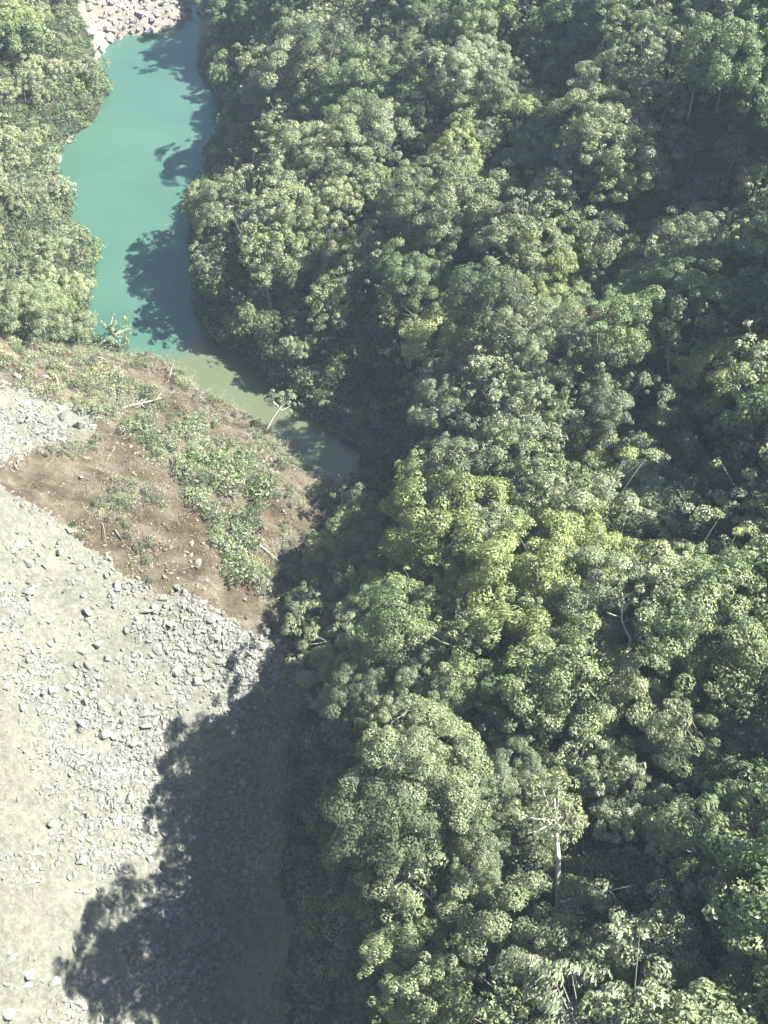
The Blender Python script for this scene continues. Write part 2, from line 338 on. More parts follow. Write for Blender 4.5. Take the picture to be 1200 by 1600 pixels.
# gullies cut into the hillside: photo polyline, depth, half-width
GULLY = [([(905, 60), (870, 130), (850, 220), (790, 320), (740, 420), (690, 520)], 12, 7), ([(1290, 230), (1180, 270), (1080, 300), (990, 350), (900, 440)], 15, 11),
         ([(1240, 560), (1130, 610), (1075, 660), (1060, 760), (960, 770)], 12, 7), ([(720, 560), (640, 600), (590, 660)], 8, 7), ([(1200, 1060), (1080, 1130), (1000, 1150), (900, 1130), (780, 1150)], 9, 7),
         ([(1200, 1230), (1060, 1250), (960, 1260)], 9, 6), ([(700, 230), (650, 300), (560, 380), (480, 470)], 8, 6), ([(1130, 860), (1040, 820), (950, 790)], 8, 6), ([(1200, 1560), (1100, 1540), (900, 1500), (720, 1440)], 8, 6)]
def ground0(px, py):
    d = ray(px, py); q = np.arange(40, 520, 0.5); P = d[None] * q[:, None]; P[:, 2] += CAM_Z
    return P[int(np.argmax(P[:, 2] < bil(ZT, P[:, 0], P[:, 1], BX0, BY0, STEP, STEP)))][:2]
cut = np.zeros(ZT.shape)
for line, dep, wid in GULLY:
    L = [tuple(ground0(a, b)) for a, b in line]; dd = seg_dist(GX, GY, L, closed=False) * (1 + .5 * fbm(GX * .08, GY * .08, 15, 3))
    cut = np.maximum(cut, dep * np.exp(-(dd / wid) ** 2))
ZT = np.where(zone == 0, ZT - cut, ZT)
# small relief per zone
fu = 0.94 * GX - 0.34 * GY; fv = 0.34 * GX + 0.94 * GY          # along / across the slide's fall line
rel_soil = fbm(fu * .10, fv * .35, 21, 5) * 3.2 + fbm(GX * .42, GY * .42, 22, 3) * 1.5
rel_scree = fbm(fu * .07, fv * .22, 31, 5) * 2.4 + fbm(GX * .45, GY * .45, 33, 3) * 0.9 * np.clip(vnoise(GX * .08, GY * .08, 34) * 2 - .4, .1, 1)
rel_for = fbm(GX * .07, GY * .07, 41, 4) * 4.0
def blur(m, k):
    m = m.astype(float)
    for _ in range(k):
        m = (m + np.roll(m, 1, 0) + np.roll(m, -1, 0) + np.roll(m, 1, 1) + np.roll(m, -1, 1)) / 5
    return m
w1, w2, w3 = blur(zone == 1, 6), blur(zone == 2, 6), blur(zone == 3, 4)
ZT = ZT + rel_soil * w1 + rel_scree * w2 + rel_for * np.clip(1 - w1 - w2 - w3, 0, 1) + fbm(GX * .3, GY * .3, 51, 3) * w3
# the lake basin
SD = seg_dist(GX, GY, LAKE) * np.where(inside(GX, GY, LAKE), -1, 1)
SDw = SD + fbm(GX * .18, GY * .18, 61, 4) * 3.0
ins = SDw < 0
up = np.clip(SDw, 0, 12)
ZT = np.where(ins, np.maximum(-3.0, SDw * 0.5) - 0.05, np.where(SD < 12, np.maximum(ZT, 0.10 + np.minimum(up * 0.35, 2.5)), ZT))
kcap = np.where((GX > -52 + (190 - GY) * .35) & (GY < 225), 2.2, 0.9)          # the cliffs stand on the far side of the narrows
ZT = np.where(~ins & (SD < 25), np.minimum(ZT, 0.35 + kcap * np.maximum(SDw, 0)), ZT)

def height(x, y): return bil(ZT, x, y, BX0, BY0, STEP, STEP)
def zone_at(x, y):
    i = np.clip(((np.asarray(x) - BX0) / STEP + .5).astype(int), 0, NX - 1); j = np.clip(((np.asarray(y) - BY0) / STEP + .5).astype(int), 0, NY - 1)
    return zone[j, i]
def sd_at(x, y): return bil(SDw, x, y, BX0, BY0, STEP, STEP)
def slope_at(x, y):
    e = 1.5
    return (height(x + e, y) - height(x - e, y)) / (2 * e), (height(x, y + e) - height(x, y - e)) / (2 * e)
def hit(px, py, lift=0.0):
    """photo pixel -> point on the ground (lifted), by walking down the ray"""
    d = ray(px, py); s = np.arange(30, 520, 0.25); P = d[None] * s[:, None]; P[:, 2] += CAM_Z
    g = P[:, 2] < height(P[:, 0], P[:, 1]) + lift
    k = int(np.argmax(g)) if g.any() else len(s) - 1
    x, y = P[k, 0], P[k, 1]
    return Vector((x, y, float(height(x, y))))

VG = np.stack([GX, GY, ZT], -1).reshape(-1, 3)
idx = np.arange(NX * NY).reshape(NY, NX)
quads = np.stack([idx[:-1, :-1], idx[:-1, 1:], idx[1:, 1:], idx[1:, :-1]], -1).reshape(-1, 4)
qz = zone[:-1, :-1].reshape(-1)
for z, nm, m in ((0, 'hillside', M_FOREST), (1, 'soil_bank', M_SOIL), (2, 'scree_slope', M_SCREE), (3, 'gravel_bar', M_BAR)):
    q = quads[qz == z]; u, inv = np.unique(q, return_inverse=True)
    o = link(nm, mesh_np(nm, VG[u], inv.reshape(-1, 4), [m], smooth=True), kind='structure')

# the lake: flat water over the basin
m, nt, ns, ls = mat('lake_water')
out = N(ns, 'ShaderNodeOutputMaterial'); ge = N(ns, 'ShaderNodeNewGeometry')
p = N(ns, 'ShaderNodeBsdfPrincipled')
nz = N(ns, 'ShaderNodeTexNoise'); nz.inputs['Scale'].default_value = 0.045; nz.inputs['Detail'].default_value = 4
ls.new(ge.outputs['Position'], nz.inputs['Vector'])
rp = ramp(ns, [(0.3, (0.034, 0.082, 0.059)), (0.7, (0.047, 0.102, 0.072))]); ls.new(nz.outputs['Fac'], rp.inputs[0])
# silt stirred up along the foot of the slide
sep = N(ns, 'ShaderNodeSeparateXYZ'); ls.new(ge.outputs['Position'], sep.inputs[0])
d1 = N(ns, 'ShaderNodeMath', operation='MULTIPLY_ADD'); d1.inputs[1].default_value = 0.55; ls.new(sep.outputs[0], d1.inputs[0])
d2 = N(ns, 'ShaderNodeMath', operation='MULTIPLY'); d2.inputs[1].default_value = -0.84; ls.new(sep.outputs[1], d2.inputs[0]); ls.new(d2.outputs[0], d1.inputs[2])
d3 = N(ns, 'ShaderNodeMath', operation='MULTIPLY_ADD'); d3.inputs[1].default_value = 14; ls.new(nz.outputs['Fac'], d3.inputs[0]); ls.new(d1.outputs[0], d3.inputs[2])
mr = N(ns, 'ShaderNodeMapRange', interpolation_type='SMOOTHSTEP'); mr.inputs[1].default_value = -166; mr.inputs[2].default_value = -156
ls.new(d3.outputs[0], mr.inputs[0])
mx = N(ns, 'ShaderNodeMixRGB'); ls.new(mr.outputs[0], mx.inputs[0]); ls.new(rp.outputs[0], mx.inputs[1]); mx.inputs[2].default_value = (0.074, 0.090, 0.049, 1)
ls.new(mx.outputs[0], p.inputs['Base Color'])
p.inputs['Roughness'].default_value = 0.12; p.inputs['Specular IOR Level'].default_value = 0.5
wv = N(ns, 'ShaderNodeTexNoise'); wv.inputs['Scale'].default_value = 1.1; wv.inputs['Detail'].default_value = 4; ls.new(ge.outputs['Position'], wv.inputs['Vector'])
b = N(ns, 'ShaderNodeBump'); b.inputs['Strength'].default_value = 0.35; b.inputs['Distance'].default_value = 0.1
ls.new(wv.outputs['Fac'], b.inputs['Height']); ls.new(b.outputs[0], p.inputs['Normal']); ls.new(p.outputs[0], out.inputs[0])
M_WATER = m
wet = (SDw[:-1, :-1] < 2.2).reshape(-1); q = quads[wet]; u, inv = np.unique(q, return_inverse=True)
wv_ = VG[u].copy(); wv_[:, 2] = 0.0
link('lake_water', mesh_np('lake_water', wv_, inv.reshape(-1, 4), [M_WATER]), kind='structure')

# ------------------------------------------------------------------ tree meshes
def tube(path, radii, sides=6):
    path = np.asarray(path, float); V = []; F = []
    for i, pnt in enumerate(path):
        t = path[min(i + 1, len(path) - 1)] - path[max(i - 1, 0)]; t /= np.linalg.norm(t) + 1e-9
        a = np.cross(t, [0.31, 0.87, 0.38]); a /= np.linalg.norm(a) + 1e-9; b_ = np.cross(t, a)
        for k in range(sides):
            an = 2 * math.pi * k / sides; V.append(pnt + radii[i] * (a * math.cos(an) + b_ * math.sin(an)))
    for i in range(len(path) - 1):
        for k in range(sides):
            F.append((i * sides + k, i * sides + (k + 1) % sides, (i + 1) * sides + (k + 1) % sides, (i + 1) * sides + k))
    e = (len(path) - 1) * sides
    for k in range(1, sides - 2, 2): F.append((e, e + k, e + k + 1, e + k + 2)); F.append((k + 2, k + 1, k, 0))
    return np.array(V), np.array(F)

def join(parts):
    V = []; F = []; o = 0
    for v, f in parts: V.append(v); F.append(np.asarray(f) + o); o += len(v)
    return np.concatenate(V), np.concatenate(F)

def leaves(lobes, per, size, g, tilt=0.40, flat=0.75, cover=-0.25, narrow=1.0, wind=None):
    """leaf faces over the outer side of every lobe: (centre, radius, outward direction)"""
    V = []
    for c, r, o in lobes:
        k = max(6, int(per * r * r))
        d = g.normal(size=(k * 3, 3)); d /= np.linalg.norm(d, axis=1)[:, None]
        d = d[(d @ o > cover)][:k]; k = len(d)
        rr = r * (1 - 0.38 * g.random(k) ** 2.2)
        pos = c + d * rr[:, None] * np.array([1, 1, flat])
        nrm = d + g.normal(size=(k, 3)) * tilt + np.array([0, 0, 0.35]); nrm /= np.linalg.norm(nrm, axis=1)[:, None]
        ref = g.normal(size=(k, 3)) if wind is None else np.cross(nrm, np.array(wind)) + g.normal(size=(k, 3)) * .35
        a = np.cross(nrm, ref); a /= np.linalg.norm(a, axis=1)[:, None] + 1e-9; b_ = np.cross(nrm, a)
        L = (size * (0.65 + 0.7 * g.random(k)))[:, None]; Wd = L * narrow * (0.42 + 0.2 * g.random(k))[:, None]
        bend = nrm * L * 0.12
        V.append(np.stack([pos - a * L - bend, pos + b_ * Wd, pos + a * L - bend, pos - b_ * Wd], 1).reshape(-1, 3))
    V = np.concatenate(V); return V, np.arange(len(V)).reshape(-1, 4)

def make_tree(seed, R0=3.6, H=5.0, trunk=6.0, nl=30, lobe=(0.5, 1.0), per=250, size=0.125, shape='dome', lean=(0, 0), tr=0.2, wild=0.25, narrow=1.0, wind=None):
    """returns trunk (V,F) and crown (V,F): tapered trunk, forked limbs, lobes of leaves on the limb ends"""
    g = np.random.default_rng(seed); top = np.array([lean[0], lean[1], trunk])
    mid = top * 0.5 + np.array([*g.normal(size=2) * 0.25, 0]); parts = []
    path = np.array([[0, 0, -1.2], [0, 0, 0], mid, top, top + [lean[0] * .3, lean[1] * .3, H * 0.45]])
    parts.append(tube(path, [tr * 1.4, tr * 1.15, tr * .9, tr * .7, tr * .25], 7))
    lobes = []; grow = 1 + wild * g.normal(size=8)
    for i in range(nl):
        u = (i + 0.5) / nl; an = i * 2.39996 + g.normal() * 0.3
        if shape == 'dome': el = math.asin(1 - 1.15 * u); rad = 1.0
        elif shape == 'flat': el = math.asin(1 - 0.95 * u) * 0.75; rad = 1.0
        else: el = math.asin(1 - 1.4 * u); rad = 1.0
        sec = grow[int((an % (2 * math.pi)) / (2 * math.pi) * 8) % 8]
        rad *= (0.80 + 0.30 * g.random()) * (sec if el < 1.0 else 1)
        d = np.array([math.cos(el) * math.cos(an), math.cos(el) * math.sin(an), math.sin(el)])
        c = top + np.array([lean[0] * .25, lean[1] * .25, 0]) + d * np.array([R0, R0, H]) * rad
        o = d * np.array([1, 1, 0.9]) + np.array([0, 0, 0.55]); o /= np.linalg.norm(o)
        r = g.uniform(*lobe) * (R0 / 3.6) ** 0.5
        lobes.append((c, r, o))
        for _ in range(int(g.integers(0, 3))):
            lobes.append((c + g.normal(size=3) * np.array([.8, .8, .45]) * r - d * 0.2 * r, r * g.uniform(0.45, 0.7), o))
    for c, r, o in lobes[::5]:
        st = top * g.uniform(0.75, 1.0); mm = st * 0.45 + c * 0.55 + np.array([0, 0, -0.35])
        parts.append(tube([st, mm, c - o * r * 0.2], [tr * .45, tr * .28, tr * .08], 5))
    return join(parts), leaves(lobes, per, size, g, narrow=narrow, wind=wind)

SPEC = [  # seed, kwargs: ten crowns of different build
    (1, dict(R0=3.6, H=4.2, nl=42, lobe=(.4, 1.15))), (2, dict(R0=4.4, H=3.4, nl=52, shape='flat', trunk=6.6, narrow=.55, wind=(1, .4, .1), size=.16, wild=.3)), (3, dict(R0=3.1, H=5.0, nl=38, trunk=6.4, wild=.3, lobe=(.4, 1.0))),
    (4, dict(R0=3.9, H=3.9, nl=50, lobe=(.35, .85), wild=.4, size=.105, per=330)), (5, dict(R0=2.8, H=3.4, nl=28, trunk=5.2, lobe=(.45, 1.1))), (6, dict(R0=4.9, H=3.9, nl=60, lobe=(.5, 1.35), trunk=6.8, wild=.4)),
    (7, dict(R0=3.3, H=4.6, nl=28, lobe=(.35, .8), wild=.55, trunk=6.2)), (8, dict(R0=3.9, H=3.0, nl=44, shape='flat', lobe=(.4, 1.0), trunk=5.6, wild=.45, narrow=.5, wind=(.3, 1, -.2), size=.16)),
    (9, dict(R0=4.2, H=5.2, nl=54, lobe=(.6, 1.4), trunk=7.0, wild=.3, per=230)), (10, dict(R0=2.6, H=5.6, nl=34, lobe=(.35, .75), trunk=6.0, wild=.35, shape='tall')),
]
TREES = [make_tree(s, **k) for s, k in SPEC]
TREES_FAR = [make_tree(s, **{**k, 'per': k.get('per', 250) * .36, 'size': k.get('size', .125) * 1.65}) for s, k in SPEC]
CROWN_TOP = [k.get('trunk', 6.0) + k['H'] for s, k in SPEC]; CROWN_R = [k['R0'] for s, k in SPEC]
TRUNK_ME = [mesh_np('trunk_mesh', v, f, [BARK], smooth=True) for (v, f), _ in TREES]
TONES = list(LEAF)
CROWN_ME = {(i, t): mesh_np('crown_mesh', *TREES[i][1], [LEAF[t]]) for i in range(len(TREES)) for t in TONES[:6]}

def both(tree, leafm, barkm=BARK):
    (tv, tf), (cv, cf) = tree; v, f = join([(tv, tf), (cv, cf)])
    return mesh_np('stuff_mesh', v, f, [barkm, leafm], mat_idx=[0] * len(tf) + [1] * len(cf))

def scatter(name, protos, loc, rot, scl, pick, label, category):
    """ONE stuff object: mesh points carrying copies of the proto meshes by a geometry-node instancer"""
    src = bpy.data.collections.new(name + '_source')
    for i, me in enumerate(protos):
        o = bpy.data.objects.new('source_%s_%03d' % (name, i), me); src.objects.link(o)
    me = bpy.data.meshes.new(name); loc = np.asarray(loc, np.float32); k = len(loc)
    me.vertices.add(k); me.vertices.foreach_set('co', loc.ravel())
    a = me.attributes.new('rot', 'FLOAT_VECTOR', 'POINT'); a.data.foreach_set('vector', np.asarray(rot, np.float32).ravel())
    a = me.attributes.new('scl', 'FLOAT_VECTOR', 'POINT'); a.data.foreach_set('vector', np.asarray(scl, np.float32).ravel())
    a = me.attributes.new('pick', 'INT', 'POINT'); a.data.foreach_set('value', np.asarray(pick, np.int32))
    ng = bpy.data.node_groups.new(name + '_scatter', 'GeometryNodeTree')
    ng.interface.new_socket('Geometry', in_out='INPUT', socket_type='NodeSocketGeometry')
    ng.interface.new_socket('Geometry', in_out='OUTPUT', socket_type='NodeSocketGeometry')
    ns, ls = ng.nodes, ng.links
    gi = ns.new('NodeGroupInput'); go = ns.new('NodeGroupOutput'); ip = ns.new('GeometryNodeInstanceOnPoints')
    ci = ns.new('GeometryNodeCollectionInfo'); ci.inputs['Collection'].default_value = src
    ci.inputs['Separate Children'].default_value = True; ci.inputs['Reset Children'].default_value = True
    def na(t, s):
        q = ns.new('GeometryNodeInputNamedAttribute'); q.data_type = t; q.inputs['Name'].default_value = s; return q
    r, s, pk = na('FLOAT_VECTOR', 'rot'), na('FLOAT_VECTOR', 'scl'), na('INT', 'pick')
    ls.new(gi.outputs[0], ip.inputs['Points']); ls.new(ci.outputs[0], ip.inputs['Instance']); ip.inputs['Pick Instance'].default_value = True
    ls.new(pk.outputs['Attribute'], ip.inputs['Instance Index']); ls.new(r.outputs['Attribute'], ip.inputs['Rotation']); ls.new(s.outputs['Attribute'], ip.inputs['Scale'])
    ls.new(ip.outputs[0], go.inputs[0])
    o = link(name, me, kind='stuff', label=label, category=category)
    md = o.modifiers.new('scatter', 'NODES'); md.node_group = ng
    return o

# ------------------------------------------------------------------ where the trees stand
KEEP = []                                        # (x, y, radius) kept clear for the single trees below
CELL = 4.6
cx, cy = np.meshgrid(np.arange(BX0 + 8, BX1 - 8, CELL), np.arange(8, BY1 - 25, CELL))
tx = (cx + (rng.random(cx.shape) - .5) * CELL * .95).ravel(); ty = (cy + (rng.random(cy.shape) - .5) * CELL * .95).ravel()
tz = height(tx, ty); sx, sy = slope_at(tx, ty); steep = np.hypot(sx, sy)
ppx, ppy, pd = project(tx, ty, tz + 7)
inview = (ppx > -140) & (ppx < 1420) & (ppy > -160) & (ppy < 1760)
onlake = sd_at(tx, ty) < 0.4
forest = (zone_at(tx, ty) == 0) & ~onlake & inview
CLIFF_PX = [(425, 1130), (470, 1095), (560, 1100), (590, 1250), (600, 1400), (640, 1800), (425, 1800)]
GORGE_PX = [(520, 560), (600, 540), (640, 640), (640, 840), (560, 840), (520, 700)]
bpx, bpy_, _ = project(tx, ty, tz)
bare = inside(bpx, bpy_, CLIFF_PX) | inside(bpx, bpy_, [(520, 640), (560, 585), (640, 590), (650, 700), (660, 800), (600, 850), (560, 800)])
SPECIAL_PX = [(870, 1400, 6.0), (866, 1330, 4.0), (930, 1390, 4.5), (990, 1370, 4.5), (920, 1440, 3.2), (1040, 1400, 3.5), (1045, 620, 5)]
for a, b, r in SPECIAL_PX:
    h = hit(a, b); KEEP.append((h.x, h.y, r))
keep = np.zeros(tx.shape, bool)
for x, y, r in KEEP: keep |= np.hypot(tx - x, ty - y) < r
leftbank = (ppx < 330) & (ppy < 620)
thin = (steep > 1.9) & (rng.random(tx.shape) < .5)
ok = forest & ~bare & ~keep & ~thin
tx, ty, tz, ppx, ppy, pd, leftbank, steep = (a[ok] for a in (tx, ty, tz, ppx, ppy, pd, leftbank, steep))
NT = len(tx)
big = vnoise(tx * .045, ty * .045, 71); tscale = (0.62 + 0.36 * big + 0.62 * rng.random(NT) ** 2.2)
tscale = np.where(leftbank, tscale * 0.72, tscale)
tscale = np.where(sd_at(tx, ty) < 7, tscale * .68, tscale)
tscale = np.where(ppy > 1300, tscale * .86, tscale)
toe = (ppx < 620) & (ppx > 380) & (ppy > 760) & (ppy < 1090)
tscale = np.where(toe, tscale * .82, tscale)
narrows = (sd_at(tx, ty) < 16) & (ppx > 290) & (ppx < 520) & (ppy > 440) & (ppy < 660)
tscale = np.where(narrows, tscale * .62, tscale)
nearlake = (sd_at(tx, ty) < 18) & (ppx > 250) & (ppx < 470) & (ppy < 290)
tscale = np.where(nearlake, tscale * np.where(ppy > 140, .5, .68), tscale)
cliffy = (sd_at(tx, ty) < 14) & (ppx > 270) & (ppx < 420) & (ppy >= 290) & (ppy < 430)
tscale = np.where(cliffy, np.clip(tscale * 1.15, .8, 1.15), tscale)
tvar = rng.integers(0, len(TREES), NT)
q1 = vnoise(tx * .05, ty * .05, 81) + (rng.random(NT) - .5) * .55
tone = np.full(NT, 'greygreen', object)
tone[q1 < .42] = 'green'; tone[q1 > .62] = 'olive'
tone[rng.random(NT) < .10] = 'dark'; tone[rng.random(NT) < .035] = 'yellow'; tone[rng.random(NT) < .03] = 'pale'
def blob(px, py, rx, ry, t, pr):
    k = (((ppx - px) / rx) ** 2 + ((ppy - py) / ry) ** 2 < 1) & (rng.random(NT) < pr); tone[k] = t
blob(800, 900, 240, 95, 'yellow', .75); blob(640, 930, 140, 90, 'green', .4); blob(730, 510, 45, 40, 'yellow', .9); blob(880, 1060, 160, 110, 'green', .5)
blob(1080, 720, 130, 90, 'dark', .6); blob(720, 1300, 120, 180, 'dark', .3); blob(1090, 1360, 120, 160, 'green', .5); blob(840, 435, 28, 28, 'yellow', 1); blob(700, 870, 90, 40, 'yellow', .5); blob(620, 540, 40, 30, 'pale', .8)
blob(1050, 1080, 90, 70, 'pale', .4); blob(730, 660, 110, 90, 'greygreen', .8)
tone[leftbank & (rng.random(NT) < .6)] = 'olive'; tone[leftbank & (rng.random(NT) < .25)] = 'pale'  # left bank faces the sun: that brightness is put into paler leaf tones
trz = rng.random(NT) * 6.283; ttx = np.clip(-sy[ok] * .08, -.2, .2) + rng.normal(size=NT) * .06; tty = np.clip(sx[ok] * -.08, -.2, .2) + rng.normal(size=NT) * .06

# which of them show largest: size in the picture, top not hidden behind other crowns
fz = np.where(zone == 0, 6.0, 0.0); CAN = ZT + fz
topz = tz + np.array(CROWN_TOP)[tvar] * tscale * .9
vis = np.ones(NT, bool)
for s in np.linspace(6, 70, 40):
    L = np.sqrt(tx ** 2 + ty ** 2 + (CAM_Z - topz) ** 2); f = s / L
    vis &= bil(CAN, tx * (1 - f), ty * (1 - f), BX0, BY0, STEP, STEP) < topz + (CAM_Z - topz) * f
inpic = (ppx > 12) & (ppx < 1188) & (ppy > 12) & (ppy < 1588)
size = np.array(CROWN_R)[tvar] * tscale / pd * vis * inpic
order = np.argsort(-size)
single = order[:285]; rest = order[285:]

def place_name(x, y):
    if x < 330 and y < 620: return 'on the bank between lake and landslide', 'trees on the far bank of the lake'
    if y < 330 and x > 690: return 'high among the shaded gullies', 'trees on the upper hillside'
    if y < 560 and x < 690: return 'on the slope above the lake', 'trees on the slope above the lake'
    if y < 560: return 'between the gullies and the middle spur', 'trees on the middle hillside'
    if y < 790: return 'on the spur above the dark gorge', 'trees on the middle spur'
    if x < 640 and y < 1080: return 'where the soil bank meets the gorge', 'trees at the foot of the soil bank'
    if y < 1050: return 'along the sunny spur facing the soil bank', 'trees on the sunny spur'
    if x < 740: return 'on the rim of the shaded cliff', 'trees on the cliff rim'
    return 'on the slope around the white-trunked tree', 'trees on the lower forest slope'
WORD = {'greygreen': 'grey-green', 'green': 'fresh green', 'yellow': 'yellow-green', 'pale': 'pale straw-green', 'olive': 'olive', 'dark': 'dark green'}
SHAPE = ['round-topped', 'flat-topped', 'tall', 'fine-leaved', 'compact', 'spreading', 'ragged', 'low-crowned', 'domed', 'column-shaped']
MARKS = [(868, 1320, 'the white-trunked tree'), (920, 1440, 'the long fallen pale trunk'), (1180, 1290, 'the white outreaching limb'), (990, 960, 'the bare white branches'), (690, 980, 'the thin pale branch'),
         (1180, 1100, 'the grey dead limb'), (612, 1110, 'the crooked rim branch'), (770, 680, 'the pale bare stem'), (1046, 590, 'the tree with two white stems'), (925, 590, 'the russet tree'), (1082, 130, 'the lone white trunk'),
         (640, 325, 'the fan of pale branches'), (540, 770, 'the narrow end of the lake'), (470, 1040, 'the tip of the soil bank'), (400, 600, 'the silty arm of the lake'), (295, 430, 'the cliff shading the lake'), (345, 170, 'the bend of the lake'),
         (320, 30, 'the boulder bar'), (90, 240, 'the white waterline boulders'), (100, 480, 'the broken pale poles'), (650, 1520, 'the low end of the cliff rim'), (1090, 300, 'the wide shaded gully'), (850, 200, 'the dark upper gully'),
         (1060, 720, 'the dark hollow'), (610, 860, 'the mouth of the dark gorge'), (620, 1300, 'the cliff rim'), (1100, 850, 'the crest of the sunny spur'), (840, 890, 'the yellow-green spur crowns'), (500, 250, 'the even slope above the lake'), (1050, 1450, 'the deep shade below the outreaching limb')]
for i in single:
    wh, grp = place_name(ppx[i], ppy[i]); t = tone[i]; v = int(tvar[i])
    mk = min(MARKS, key=lambda q: (q[0] - ppx[i]) ** 2 + (q[1] - ppy[i]) ** 2)[2]
    bigw = 'big ' if tscale[i] > 1.12 else ('small ' if tscale[i] < .78 else '')
    o = thing('broadleaf_tree', (tx[i], ty[i], tz[i]), '%s%s tree with %s leaves close to %s' % (bigw, SHAPE[v], WORD[t], mk), 'tree', 'trees close to ' + mk, (ttx[i], tty[i], trz[i]), float(tscale[i]))
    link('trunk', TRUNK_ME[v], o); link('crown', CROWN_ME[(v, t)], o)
fp = [both(TREES_FAR[i], LEAF[t]) for i in range(len(TREES)) for t in TONES[:6]]
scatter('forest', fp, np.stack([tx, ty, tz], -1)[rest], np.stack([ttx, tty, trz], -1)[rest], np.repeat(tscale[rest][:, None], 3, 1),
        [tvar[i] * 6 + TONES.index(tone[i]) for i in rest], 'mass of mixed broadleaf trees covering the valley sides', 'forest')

# undergrowth: leafy scrub between and below the trees, thick on the shaded cliff
def make_shrub(seed, nl=9, R0=0.9, size=.125, per=115):
    g = np.random.default_rng(seed); lobes = []
    for i in range(nl):
        an = i * 2.4; el = math.asin(1 - .9 * (i + .5) / nl)
        d = np.array([math.cos(el) * math.cos(an), math.cos(el) * math.sin(an), math.sin(el)])
        o = d + np.array([0, 0, .4]); o /= np.linalg.norm(o)
        lobes.append((d * R0 * np.array([1, 1, .8]) * g.uniform(.6, 1.15) + np.array([0, 0, .35]), g.uniform(.4, .65), o))
    st = [tube([[0, 0, -.5], c * .5, c], [.05, .035, .015], 4) for c, r, o in lobes[::2]]
    return join(st), leaves(lobes, per, size, g, cover=-.5)
SHRUB = [make_shrub(100 + i, nl=7 + i % 4) for i in range(5)]
up_protos = [both(SHRUB[i], LEAF[t]) for i in range(5) for t in ('dark', 'dark', 'green')]  # mostly dark leaves: shade below the crowns is partly painted into their colour
cx, cy = np.meshgrid(np.arange(BX0 + 20, BX1 - 20, 1.75), np.arange(20, BY1 - 40, 1.75))
ux = (cx + (rng.random(cx.shape) - .5) * 1.7).ravel(); uy = (cy + (rng.random(cy.shape) - .5) * 1.7).ravel(); uz = height(ux, uy)
up_, uq, _ = project(ux, uy, uz); us = np.hypot(*slope_at(ux, uy))
k = (zone_at(ux, uy) == 0) & (sd_at(ux, uy) > .2) & (up_ > -60) & (up_ < 1260) & (uq > -60) & (uq < 1660)
ux, uy, uz, us, up_, uq = (a[k] for a in (ux, uy, uz, us, up_, uq))
# steep faces need more rows to stay covered
ex = [(ux, uy)]
for r in range(2):
    k2 = us > 1.2 + r; ex.append((ux[k2] + rng.normal(size=k2.sum()) * .5, uy[k2] + rng.normal(size=k2.sum()) * .7))
shx, shy = rng.uniform(-90, 10, 60000), rng.uniform(140, 330, 60000); shd = sd_at(shx, shy)
k3 = (shd > .05) & (shd < 3) & (zone_at(shx, shy) == 0) & (rng.random(60000) < .30); ex.append((shx[k3], shy[k3]))
ux = np.concatenate([e[0] for e in ex]); uy = np.concatenate([e[1] for e in ex]); uz = height(ux, uy); nu = len(ux)
uscl = (0.8 + rng.random(nu) ** 2 * 1.1); s2 = np.stack([uscl, uscl, uscl * rng.uniform(.7, 1.2, nu)], -1)
scatter('undergrowth', up_protos, np.stack([ux, uy, uz - .1], -1), np.stack([rng.normal(size=nu) * .15, rng.normal(size=nu) * .15, rng.random(nu) * 6.28], -1), s2,
        rng.integers(0, len(up_protos), nu), 'leafy scrub filling the forest floor and the shaded cliff', 'undergrowth')

# ------------------------------------------------------------------ single trees one can pick out
def single_tree(name, px, py, label, tone_, seed, lift=0, rot=(0, 0, 0), pale=False, cat='tree', **kw):
    h = hit(px, py); tr_, cr_ = make_tree(seed, **kw)
    o = thing(name, h, label, cat, None, rot)
    link('trunk', mesh_np('trunk_mesh', *tr_, [PALE_BARK if pale else BARK], smooth=True), o)
    link('crown', mesh_np('crown_mesh', *cr_, [LEAF[tone_]]), o)
    return o

def branchy(seed, L=6, r=.16, forks=5, spread=.8, bend=.25):
    """bare leaning trunk with forked limbs, along +Z"""
    g = np.random.default_rng(seed); off = np.cumsum(g.normal(size=(6, 2)) * bend, 0); off -= off[0]
    path = np.array([[off[i, 0], off[i, 1], L * i / 5] for i in range(6)]); parts = [tube(path, [r * (1 - .8 * i / 5) for i in range(6)], 7)]
    for k in range(forks):
        t = g.uniform(.35, .95); i = int(t * 5); st = path[i] + (path[i + 1] - path[i]) * (t * 5 - i)
        d = np.array([*g.normal(size=2), .9]); d /= np.linalg.norm(d); l = L * spread * g.uniform(.2, .45)
        e = st + d * l; m_ = st + d * l * .5 + g.normal(size=3) * l * .1
        parts.append(tube([st, m_, e], [r * .45 * (1.2 - t), r * .3 * (1.2 - t) + .012, .012], 5))
        e2 = m_ + (d + g.normal(size=3) * .6) * l * .45; parts.append(tube([m_, (m_ + e2) / 2 + g.normal(size=3) * .05, e2], [r * .18, r * .12, .01], 4))
    return join(parts)

def aim(d):
    return Vector(d).to_track_quat('Z', 'Y').to_euler()

